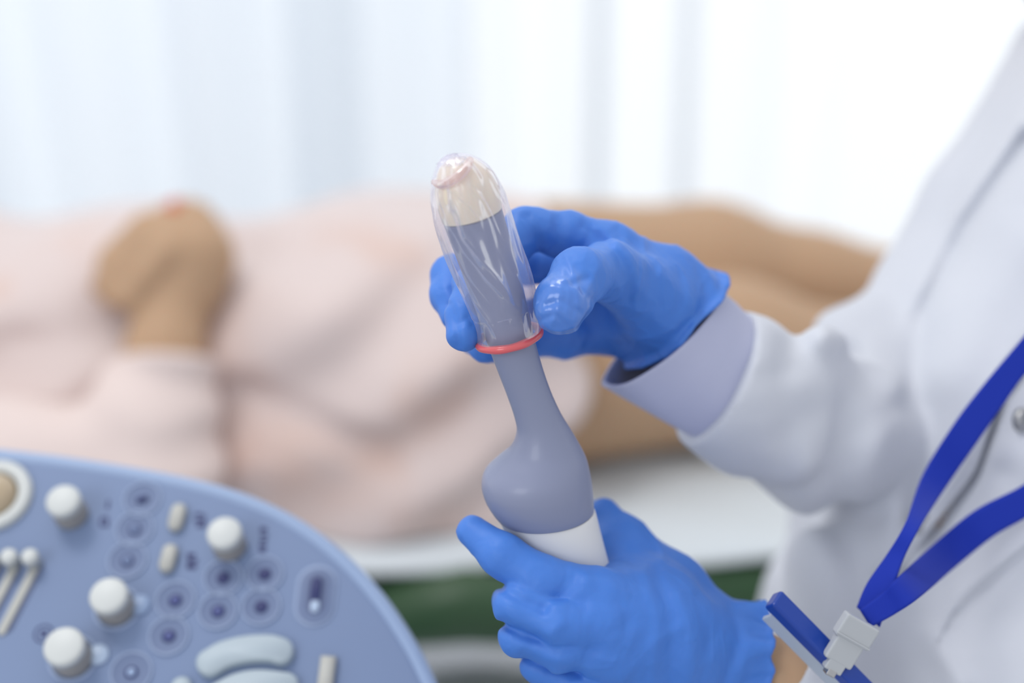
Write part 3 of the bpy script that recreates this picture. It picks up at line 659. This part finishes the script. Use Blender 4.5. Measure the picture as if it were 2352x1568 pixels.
# turned-back cuff of the far sleeve: an open tube, thick cloth
cs = [(1517, 778, .590), (1552, 802, .595), (1586, 824, .599), (1618, 845, .603), (1664, 874, .608)]
def cuff_tube(rad, shr=0.0):
    V = []; n = 26; m = 72; A = crom([cp(*c) for c in cs], n)
    for i, c in enumerate(A):
        t = i / (n - 1); R = np.array(rad); r = np.interp(t, [0, 1], [R[0], R[1]]) - shr
        u = np.array([.76 - .33 * t, .65 + .25 * t, 0.0]); u /= np.linalg.norm(u); n_ = np.array([.62 + .26 * t, -.72 + .26 * t, .22]); n_ /= np.linalg.norm(n_); v = np.cross(n_, u); v /= np.linalg.norm(v)
        for j in range(m):
            a = 2 * math.pi * j / m; w = 1 + .020 * math.sin(3 * a + 1 + 2 * t) + .012 * math.sin(7 * a + 3 * t)
            V.append(c + r * w * (u * math.cos(a) + v * math.sin(a) * (.86 + .15 * t)))
    return V, grid_faces(n, m)
r0, r1 = rp(172, .592), rp(149, .607)
V, F = cuff_tube((r0, r1)); n1 = len(V)
V2, F2 = cuff_tube((r0, r1), .0022)
VV = list(V) + list(V2); FF = list(F) + [tuple(i + n1 for i in f[::-1]) for f in F2]
FF += [(j, j + n1, (j + 1) % 72 + n1, (j + 1) % 72) for j in range(72)] + [(n1 - 72 + j, n1 - 72 + (j + 1) % 72, 2 * n1 - 72 + (j + 1) % 72, 2 * n1 - 72 + j) for j in range(72)]
cu = fix_normals(mk('sleeve_cuff', toW(np.array(VV)), FF, M_cuff, doc)); cu['label'] = 'lavender turned-back cuff'

# the body itself, one continuous surface inside the clothes
def doc_body(P):
    d = np.minimum(hand_u(P) + .015 * np.clip((P[:, 0] - cp(1570, 0, .59)[0]) / .010, 0, 1), hand_l(P)) + .0022
    d = smin(d, chain(P, *K((1560, 745, .592, 70), (1660, 850, .605, 84), (1780, 935, .63, 98), (1990, 1010, .70, 100), (2200, 680, .77, 90), (2450, 330, .80, 120)), .01), .006)
    d = smin(d, chain(P, *K((1680, 1500, .575, 74), (1790, 1560, .576, 78), (1900, 1740, .57, 96), elbow_l + (140,)), .01), .006)
    d = smin(d, chain(P, [cp(*elbow_l), cp(3350, 1550, .52), cp(3200, 500, .62)], [.042, .045, .055], .02), .01)
    d = smin(d, coat_torso(P) + .012, .01)
    d = smin(d, cap(P, cp(2700, 250, .76), cp(2660, -150, .74), .06, .055), .03)
    d = smin(d, ell(P, cp(2600, -480, .73), (.085, .12, .09)), .02)
    return smin(d, cap(P, cp(2600, -480, .73) + np.array([-.075, 0, -.045]), cp(2600, -480, .73) + np.array([-.09, -.025, -.055]), .008, .013), .012)
sdf_mesh('body', doc_body, np.array([cp(940, 0, .58)[0], -.26, .40]), np.array([.55, .42, .98]), .0032, M_skin, doc)
hc = cp(2610, -500, .735)
sdf_mesh('hair', lambda P: np.maximum(ell(P, hc, (.10, .135, .105)), -((P - hc) @ np.array([.75, .45, .45])) - .012), hc - .16, hc + .16, .004, M_hair, doc)

# coat snaps on the surface; front edge strip and pocket stitching are added after the helpers below
def hit(f, px, py, d0=.40, d1=.95):
    r = cp(px, py, 1.0); d = d0
    for _ in range(200):
        v = f((r * d)[None])[0]
        if v < .0004: break
        d += max(v * .6, .0004)
        if d > d1: return None
    return r * d
def surf(px, py, off=0.0, fallback=.6):
    h = hit(coat_torso_full, px, py)
    return h - np.array([0, 0, off]) if h is not None else cp(px, py, fallback - off)
def coat_torso_full(P): return coat(P)
for k, (x, y) in enumerate(((2352, 965), (2112, 1200))):
    c = surf(x, y, .001); 
    V, F = lathe([(.0055, -.002), (.0055, .0006), (.0048, .0016), (.0032, .0016), (.0026, .0006), (.0004, .0006)], 32)
    q = np.array(V); A = np.stack([q[:, 0], q[:, 1], -q[:, 2]], 1)
    th = .5; A2 = A.copy(); A2[:, 0] = A[:, 0] * math.cos(th) - A[:, 2] * math.sin(th); A2[:, 2] = A[:, 0] * math.sin(th) + A[:, 2] * math.cos(th)
    fix_normals(mk('snap_button', toW(A2 + c), F, M_steel, doc))

# ------------------------------------------------------------------ lanyard and badge
lan = tag(empty('lanyard', wp(2352, 1150, .55)), 'royal blue neck lanyard across the white coat with clipped identity badge', 'lanyard')
def ribbon(name, rows, mat_, parent, thick=.0011, n=60, mode='surf'):
    """rows: (left px, left py, right px, right py, depth offset or depth)"""
    A = crom(rows, n); V = []
    for r in A:
        a = cp(r[0], r[1], r[4]); b = cp(r[2], r[3], r[5])
        for t in np.linspace(0, 1, 9): V.append(a + (b - a) * t)
    o = mk(name, toW(np.array(V)), grid_faces(n, 9, False), mat_, parent)
    s = o.modifiers.new('t', 'SOLIDIFY'); s.thickness = thick; s.offset = 0; return o
def sd(x, y, off):
    h = surf(x, y); return min(h[2], .60) - off
def srow(x0, y0, x1, y1, off=.004, dd=None):
    a = sd(x0, y0, off) if dd is None else dd[0]; b = sd(x1, y1, off) if dd is None else dd[1]
    return (x0, y0, x1, y1, a, b)
ribbon('strap', [srow(2590, 300, 2640, 370), srow(2500, 510, 2545, 580), srow(2352 + 60, 690, 2352 + 80, 790), srow(2352, 772, 2355, 858), srow(2262, 880, 2300, 935), srow(2190, 975, 2232, 1032), srow(2120, 1090, 2166, 1128),
                 srow(2080, 1200, 2112, 1212, 0, (.562, .560)), srow(2040, 1270, 2074, 1285, 0, (.560, .556)), srow(1992, 1340, 2052, 1352, 0, (.558, .552)), srow(1968, 1395, 2020, 1440, 0, (.556, .549))], M_lany, lan)
ribbon('strap', [srow(2720, 720, 2760, 780, .005), srow(2590, 930, 2610, 1000, .005), srow(2470, 1045, 2470, 1120, .005), srow(2400, 1080, 2400, 1155, .005), srow(2340, 1120, 2356, 1188, .005), srow(2240, 1172, 2280, 1232, .005), srow(2150, 1245, 2196, 1300, .006), srow(2066, 1322, 2112, 1372, 0, (.552, .550)), srow(2026, 1362, 2052, 1412, 0, (.550, .548)), srow(1975, 1400, 2000, 1440, 0, (.5485, .547))], M_lany, lan)
pl = []
for x, y in ((2395, 770), (2352, 828), (2322, 868), (2298, 915), (2270, 990), (2233, 1085), (2150, 1198), (2060, 1308), (2035, 1340)):
    w = 3 * math.sin(y * .035); a = surf(x - 34 + w, y - 20); b = surf(x - 6 + w, y - 3)
    pl.append((x - 34 + w, y - 20, x + w, y, a[2] - .0012, b[2] - .0042))
o = ribbon('front_placket', pl, M_coat, None, .0018, 90); attach(o, doc)
st = crom([surf(x, y, .0003) for x, y in ((2420, 1200), (2352, 1250), (2290, 1300), (2230, 1350), (2185, 1400), (2165, 1440), (2152, 1470))], 60)
V, F = tube(st, .0006, 8); mk('pocket_stitching', toW(np.array(V)), F, M_coat, doc)
ca, cb = cp(1985, 1405, .549), cp(1915, 1515, .551)
def oriented_box(c, ux, uy, uz, sx, sy, sz):
    V = [c + ux * sx / 2 * a + uy * sy / 2 * b + uz * sz / 2 * e for a in (-1, 1) for b in (-1, 1) for e in (-1, 1)]
    return toW(np.array(V)), [(0, 1, 3, 2), (4, 6, 7, 5), (0, 4, 5, 1), (2, 3, 7, 6), (0, 2, 6, 4), (1, 5, 7, 3)]
uy = (cb - ca) / np.linalg.norm(cb - ca); uz = np.array([.25, .1, -1.0]); uz -= uy * (uz @ uy); uz /= np.linalg.norm(uz); ux = np.cross(uy, uz)
clip = empty('clip', toW((ca + cb) / 2)[0]); attach(clip, lan); clip.matrix_parent_inverse = Matrix.Translation(lan.location).inverted()
def sub(o, par=clip): o.parent = par; o.matrix_parent_inverse = (Matrix.Translation(clip.location)).inverted() if par is clip else Matrix.Identity(4); return o
c0 = cp(1966, 1448, .540)
V, F = oriented_box(c0, ux, uy, uz, .0150, .0095, .005); sub(bevel(mk('clip_body', V, F, M_clip, smooth=False), .0009))
V, F = oriented_box(c0 + uy * .0090, ux, uy, uz, .0120, .0105, .0042); sub(bevel(mk('clip_jaw', V, F, M_clip, smooth=False), .0009))
V, F = oriented_box(c0 + uy * .0035 + uz * .0026, ux, uy, uz, .0150, .0008, .0012); sub(bevel(mk('clip_ridge', V, F, M_clip, smooth=False), .0003))
V, F = oriented_box(c0 + uy * .0150, ux, uy, uz, .0075, .0060, .0040); sub(bevel(mk('clip_hinge', V, F, M_clip, smooth=False), .0006))
V, F = oriented_box(c0 + uy * .0185, ux, uy, uz, .0040, .0030, .0046); sub(bevel(mk('swivel_hook', V, F, M_steel, smooth=False), .0006))
A_, B_ = cp(1775, 1374, .543), cp(1998, 1600, .547); ex = (B_ - A_); Lx = np.linalg.norm(ex); ex /= Lx
dn = np.array([-.40, -.40, .82]); dn -= ex * (dn @ ex); dn /= np.linalg.norm(dn); nn = np.cross(ex, dn); nn /= np.linalg.norm(nn); nn = nn if nn[0] < 0 else -nn
mid = (A_ + B_) / 2
V, F = oriented_box(mid, ex, dn, nn, Lx, .006, .0080); hb = bevel(mk('badge_holder', V, F, M_badgeblue, lan, smooth=False), .0012)
V, F = oriented_box(mid + ex * .002 + dn * .0060 + nn * .0028, ex, dn, nn, Lx * .90, .008, .002); o = bevel(mk('badge_card', V, F, M_badgeface, smooth=False), .0006); o.parent = hb
o.matrix_parent_inverse = Matrix.Identity(4)

# ------------------------------------------------------------------ ultrasound console
PO = cp(400, 1350, .635); pe = math.radians(58)
pV = np.array([0, math.sin(pe), math.cos(pe)]); pU = np.array([1.0, 0, 0]); pN = np.cross(pU, pV); pN = pN if pN[2] < 0 else -pN
def on(px, py, h=0.0):
    r = cp(px, py, 1.0); t = ((PO + pN * h) @ pN) / (r @ pN); return r * t
def uv(p): return (p - PO) @ pU, (p - PO) @ pV
def put(u, v, h): return PO + pU * u + pV * v + pN * h
con = tag(empty('ultrasound_console', (-.35, .65, 0)), 'blue-grey ultrasound control panel full of pale knobs and round buttons', 'control panel')
edge = crom([(-900, 1010), (-400, 1008), (20, 1046), (220, 1072), (420, 1108), (560, 1148), (680, 1205), (780, 1280), (860, 1365), (920, 1450), (965, 1530), (1000, 1620), (1015, 1750), (1015, 1900)], 70)
outl = [uv(on(x, y)) for x, y in edge] + [uv(on(-900, 1900))]
bm = bmesh.new(); top = [bm.verts.new(toW(put(u, v, 0))[0]) for u, v in outl]; f = bm.faces.new(top)
ex_ = bmesh.ops.extrude_face_region(bm, geom=[f]); vs = [e for e in ex_['geom'] if isinstance(e, bmesh.types.BMVert)]
dv = toW(pN)[0] - toW(np.zeros(3))[0]
for v in vs: v.co -= Vector(dv) * .035
bmesh.ops.recalc_face_normals(bm, faces=bm.faces)
me = bpy.data.meshes.new('panel'); bm.to_mesh(me); bm.free(); me.materials.append(M_panel); pan = bpy.data.objects.new('panel', me); COL.objects.link(pan); attach(pan, con); bevel(pan, .004, 4)
# lighter rounded trim round the panel's edge
rimp = [toW(put(*uv(on(x, y)), -.0032))[0] for x, y in edge]; V, F = tube(rimp, .0040, 14); mk('edge_trim', V, F, M_panelrim, con)
V, F = box(-.42, .42, .38, .30, .16, .76); bevel(mk('pedestal', V, F, M_panel, con, smooth=False), .02)
def place(vf, px, py, rot=0.0, sc=1.0, h=0.0):
    u, v = uv(on(px, py)); q = np.array(vf[0]) * sc; c, s = math.cos(rot), math.sin(rot)
    x = q[:, 0] * c - q[:, 1] * s; y = q[:, 0] * s + q[:, 1] * c
    return toW(PO + np.outer(u + x, pU) + np.outer(v + y, pV) + np.outer(q[:, 2] + h, pN)), vf[1]
pxm = .635 / FPX                                                      # metres per pixel on the panel
def chil(o, par): o.parent = par; o.matrix_parent_inverse = Matrix.Identity(4); return o
def pprof(pts): return [(r * pxm, z * pxm) for r, z in pts]
def stad(w, l, n=12):
    pts = []; r = w / 2; s = l / 2 - r
    for k in range(n + 1): a = math.pi * k / n; pts.append((r * math.cos(a), s + r * math.sin(a)))
    for k in range(n + 1): a = math.pi + math.pi * k / n; pts.append((r * math.cos(a), -s + r * math.sin(a)))
    return pts
def plate(pts, z0, z1, ins=0.0):
    n = len(pts); P = np.array(pts) * pxm; c = P.mean(0); Q = c + (P - c) * (1 - ins)
    V = [(x, y, z0 * pxm) for x, y in P] + [(x, y, (z0 + .6 * (z1 - z0)) * pxm) for x, y in P] + [(x, y, z1 * pxm) for x, y in Q]
    return V, grid_faces(3, n) + [tuple(range(2 * n, 3 * n)), tuple(range(n))[::-1]]
RB = [(327, 1147, 46, 'bar'), (310, 1215, 46, 'small'), (293, 1287, 47, 'oval'), (403, 1378, 47, 'fill'), (388, 1460, 47, 'fillr'), (302, 1543, 48, 'light'), (513, 1327, 46, 'dark'), (608, 1318, 45, 'dark'), (501, 1403, 46, 'fill'), (600, 1393, 46, 'dark')]
def ringstrip(r0, r1, z0, z1): return lathe_open(pprof([(r1, 0), (r1 - .5, z1), (r0, z1), (r0 - 1, z0)]))
def lathe_open(prof, seg=48):
    V = [];
    for r, z in prof:
        for j in range(seg): a = 2 * math.pi * j / seg; V.append((r * math.cos(a), r * math.sin(a), z))
    return V, grid_faces(len(prof), seg)
for x, y, r, k in RB:
    V, F = place(ringstrip(r - 5, r, 1.0, 5), x, y); b = fix_normals(mk('button', V, F, M_ringbtn, con))
    V, F = place(lathe_open(pprof([(r - 5, 3), (r * .72, 1.2), (r * .50, .9), (.5, .8)])), x, y); chil(fix_normals(mk('button_well', V, F, M_dish_shade)), b)
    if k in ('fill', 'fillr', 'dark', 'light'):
        V, F = place(lathe_open(pprof([(r * .38, .7), (r * .34, 1.5), (r * .3, 1.5), (.5, 1.4)])), x, y); chil(fix_normals(mk('button_dish_shade', V, F, M_dish_core_shade if k != 'light' else M_dish_shade)), b)  # dark core disc stands in for the shade deep in the well
    V, F = place(lathe(pprof([(15, 1.5), (14, 3.5), (11, 4.2), (.5, 4.3)])) if k not in ('bar',) else plate([(-13, -7), (13, -7), (13, 7), (-13, 7)], 1, 5), x, y + 1, .25); V = np.array(V)
    chil(fix_normals(mk('button_mark', V, F, M_ink)), b)
    if k in ('fill', 'fillr', 'oval', 'light', 'small'):
        V, F = place(lathe(pprof([(10, 4), (9, 5), (.5, 5.2)])), x, y + 1, .25); chil(fix_normals(mk('button_lens', V, F, {'fill': M_inkblue, 'fillr': M_inkblue, 'oval': M_panel, 'light': M_panelrim, 'small': M_panel}[k])), b)
for x, y, r, nub in ((165, 1182, 40, None), (528, 1255, 40, None), (268, 1397, 43, (322, 1390)), (168, 1512, 45, (227, 1504))):
    V, F = place(lathe(pprof([(r - 4, 0), (r - 4, 60), (r, 62), (r, 76), (r - 3, 83), (r - 10, 86), (1, 86)])), x, y); kb = fix_normals(mk('knob', V, F, M_knob, con))
    V, F = place(lathe_open(pprof([(r - 1, 2), (r - 1, 58), (r - 3, 60)])), x, y); chil(fix_normals(mk('knob_skirt', V, F, M_knobside)), kb)
    if nub:
        V, F = place(ringstrip(r + 3, r + 11, 1.5, 4), x, y); chil(fix_normals(mk('knob_ring', V, F, M_ringbtn)), kb)
        V, F = place(lathe(pprof([(24, 0), (24, 5), (20, 9), (1, 10)])), *nub); fix_normals(mk('indicator_button', V, F, M_clear if nub[1] > 1450 else M_panelrim, con))
for x, y in ((409, 1192), (389, 1286)):
    V, F = place(plate(stad(34, 70), 0, 22, .12), x, y, -.12); fix_normals(mk('toggle_switch', V, F, M_toggle, con))
# printed marks beside the controls
def marks(x, y, strokes, rot=0.0):
    parts = []
    for (a, b, w, l) in strokes: parts.append(place(plate([(-w * .65, -l * .65), (w * .65, -l * .65), (w * .65, l * .65), (-w * .65, l * .65)], 0, .8), x + a, y + b, rot))
    V, F = merge(parts); fix_normals(mk('printed_mark', V, F, M_ink, con, smooth=False))
marks(462, 1195, [(-6, -14, 14, 7), (-6, 0, 16, 7), (0, 12, 16, 8), (7, -2, 5, 20)])
marks(443, 1290, [(-4, -16, 16, 7), (0, -2, 18, 8), (-2, 12, 16, 9), (-10, 0, 5, 24)])
marks(240, 1165, [(8, -6, 5, 18), (0, 24, 14, 5), (-8, 32, 5, 12), (6, 34, 5, 12), (0, 42, 16, 5)])
marks(605, 1240, [(0, -24, 12, 10), (2, -10, 14, 5), (0, 2, 12, 8), (-2, 14, 14, 5), (-2, 24, 12, 8)])
V, F = place(ringstrip(19, 22, .4, 1.2), 100, 1455); o = fix_normals(mk('round_symbol', V, F, M_ink, con))
marks(100, 1455, [(0, -5, 10, 4), (-5, 3, 4, 10), (4, 4, 8, 4), (6, -2, 4, 8)])
# pill-shaped rocker
V, F = place(plate(stad(96, 150), 0, 3, .02), 726, 1368, -.03); ro = fix_normals(mk('rocker_switch', V, F, M_ringbtn, con))
V, F = place(plate(stad(82, 136), 3, 3.8, .02), 726, 1368, -.03); chil(fix_normals(mk('rocker_well', V, F, M_dish_shade)), ro)
V, F = place(plate(stad(48, 100), 3.8, 4.6, .02), 726, 1364, -.03); chil(fix_normals(mk('rocker_slot', V, F, M_dish_core_shade)), ro)
V, F = place(plate(stad(24, 62), 4.6, 9, .1), 726, 1356, -.03); chil(fix_normals(mk('rocker_key', V, F, M_ink)), ro)
V, F = place(plate(stad(20, 30), 4.6, 9, .1), 724, 1394, -.03); chil(fix_normals(mk('rocker_light', V, F, M_clear)), ro)
def arcpad(pts, w, z1):
    A = crom(pts, 30); T = np.gradient(A, axis=0); T /= np.linalg.norm(T, axis=1)[:, None]; N = np.stack([-T[:, 1], T[:, 0]], 1)
    def off(q): 
        L = [];
        for i in range(30): L.append(A[i] + N[i] * q)
        a0 = math.atan2(N[-1][1], N[-1][0])
        for k in range(1, 10): a = a0 - math.pi * k / 10 * 1; L.append(A[-1] + q * np.array([math.cos(a), math.sin(a)]))
        for i in range(29, -1, -1): L.append(A[i] - N[i] * q)
        a0 = math.atan2(-N[0][1], -N[0][0])
        for k in range(1, 10): a = a0 - math.pi * k / 10; L.append(A[0] + q * np.array([math.cos(a), math.sin(a)]))
        return L
    lv = [(w, 0), (w, z1 * .6), (w - 2, z1 * .85), (w - 5, z1)]; V = []; n = None
    for q, z in lv:
        for x, y in off(q): u = uv(on(x, y)); V.append(toW(put(*u, z * pxm))[0])
    n = len(V) // 4
    return V, grid_faces(4, n) + [tuple(range(3 * n, 4 * n))]
V, F = arcpad([(484, 1528), (520, 1508), (570, 1496), (620, 1494), (646, 1500)], 31, 26); fix_normals(mk('palm_key', V, F, M_pad, con))
V, F = arcpad([(500, 1605), (550, 1580), (600, 1572), (660, 1578)], 29, 26); fix_normals(mk('palm_key', V, F, M_pad, con))
V, F = place(plate(stad(46, 60), 0, 20, .1), 418, 1588, 0); fix_normals(mk('palm_key', V, F, M_pad, con))
V, F = place(plate([(-17, -50), (17, -50), (17, 50), (-17, 50)], 0, 20, .1), 750, 1560, -.05); fix_normals(mk('slide_bar', V, F, M_toggle, con))
# slider levers on the left
for x, y in ((78, 1290), (30, 1290), (-16, 1290)):
    V, F = place(plate(stad(20, 190), 0, 6, .05), x - 32, y + 82, -.30); tr = fix_normals(mk('slider_track', V, F, M_toggle, con))
    V, F = place(plate(stad(30, 180), 0, 1, .02), x - 26, y + 82, -.30); chil(fix_normals(mk('slider_slot', V, F, M_dish_core_shade)), tr)
    V, F = place(lathe(pprof([(19, 0), (17, 30), (20, 40), (17, 48), (8, 52), (1, 52)])), x + 2, y + 4); chil(fix_normals(mk('slider_tip', V, F, M_knob)), tr)
# big dial ring at the frame's edge
V, F = place(lathe_open(pprof([(92, 0), (92, 10), (86, 18), (66, 18), (60, 12), (58, 2)]), 64), -14, 1140); tb = fix_normals(mk('trackball_ring', V, F, M_knob, con))
V, F = place(lathe(pprof([(58, 3), (55, 16), (44, 30), (25, 39), (1, 42)]), 64), -14, 1140); chil(fix_normals(mk('trackball', V, F, M_amber)), tb)
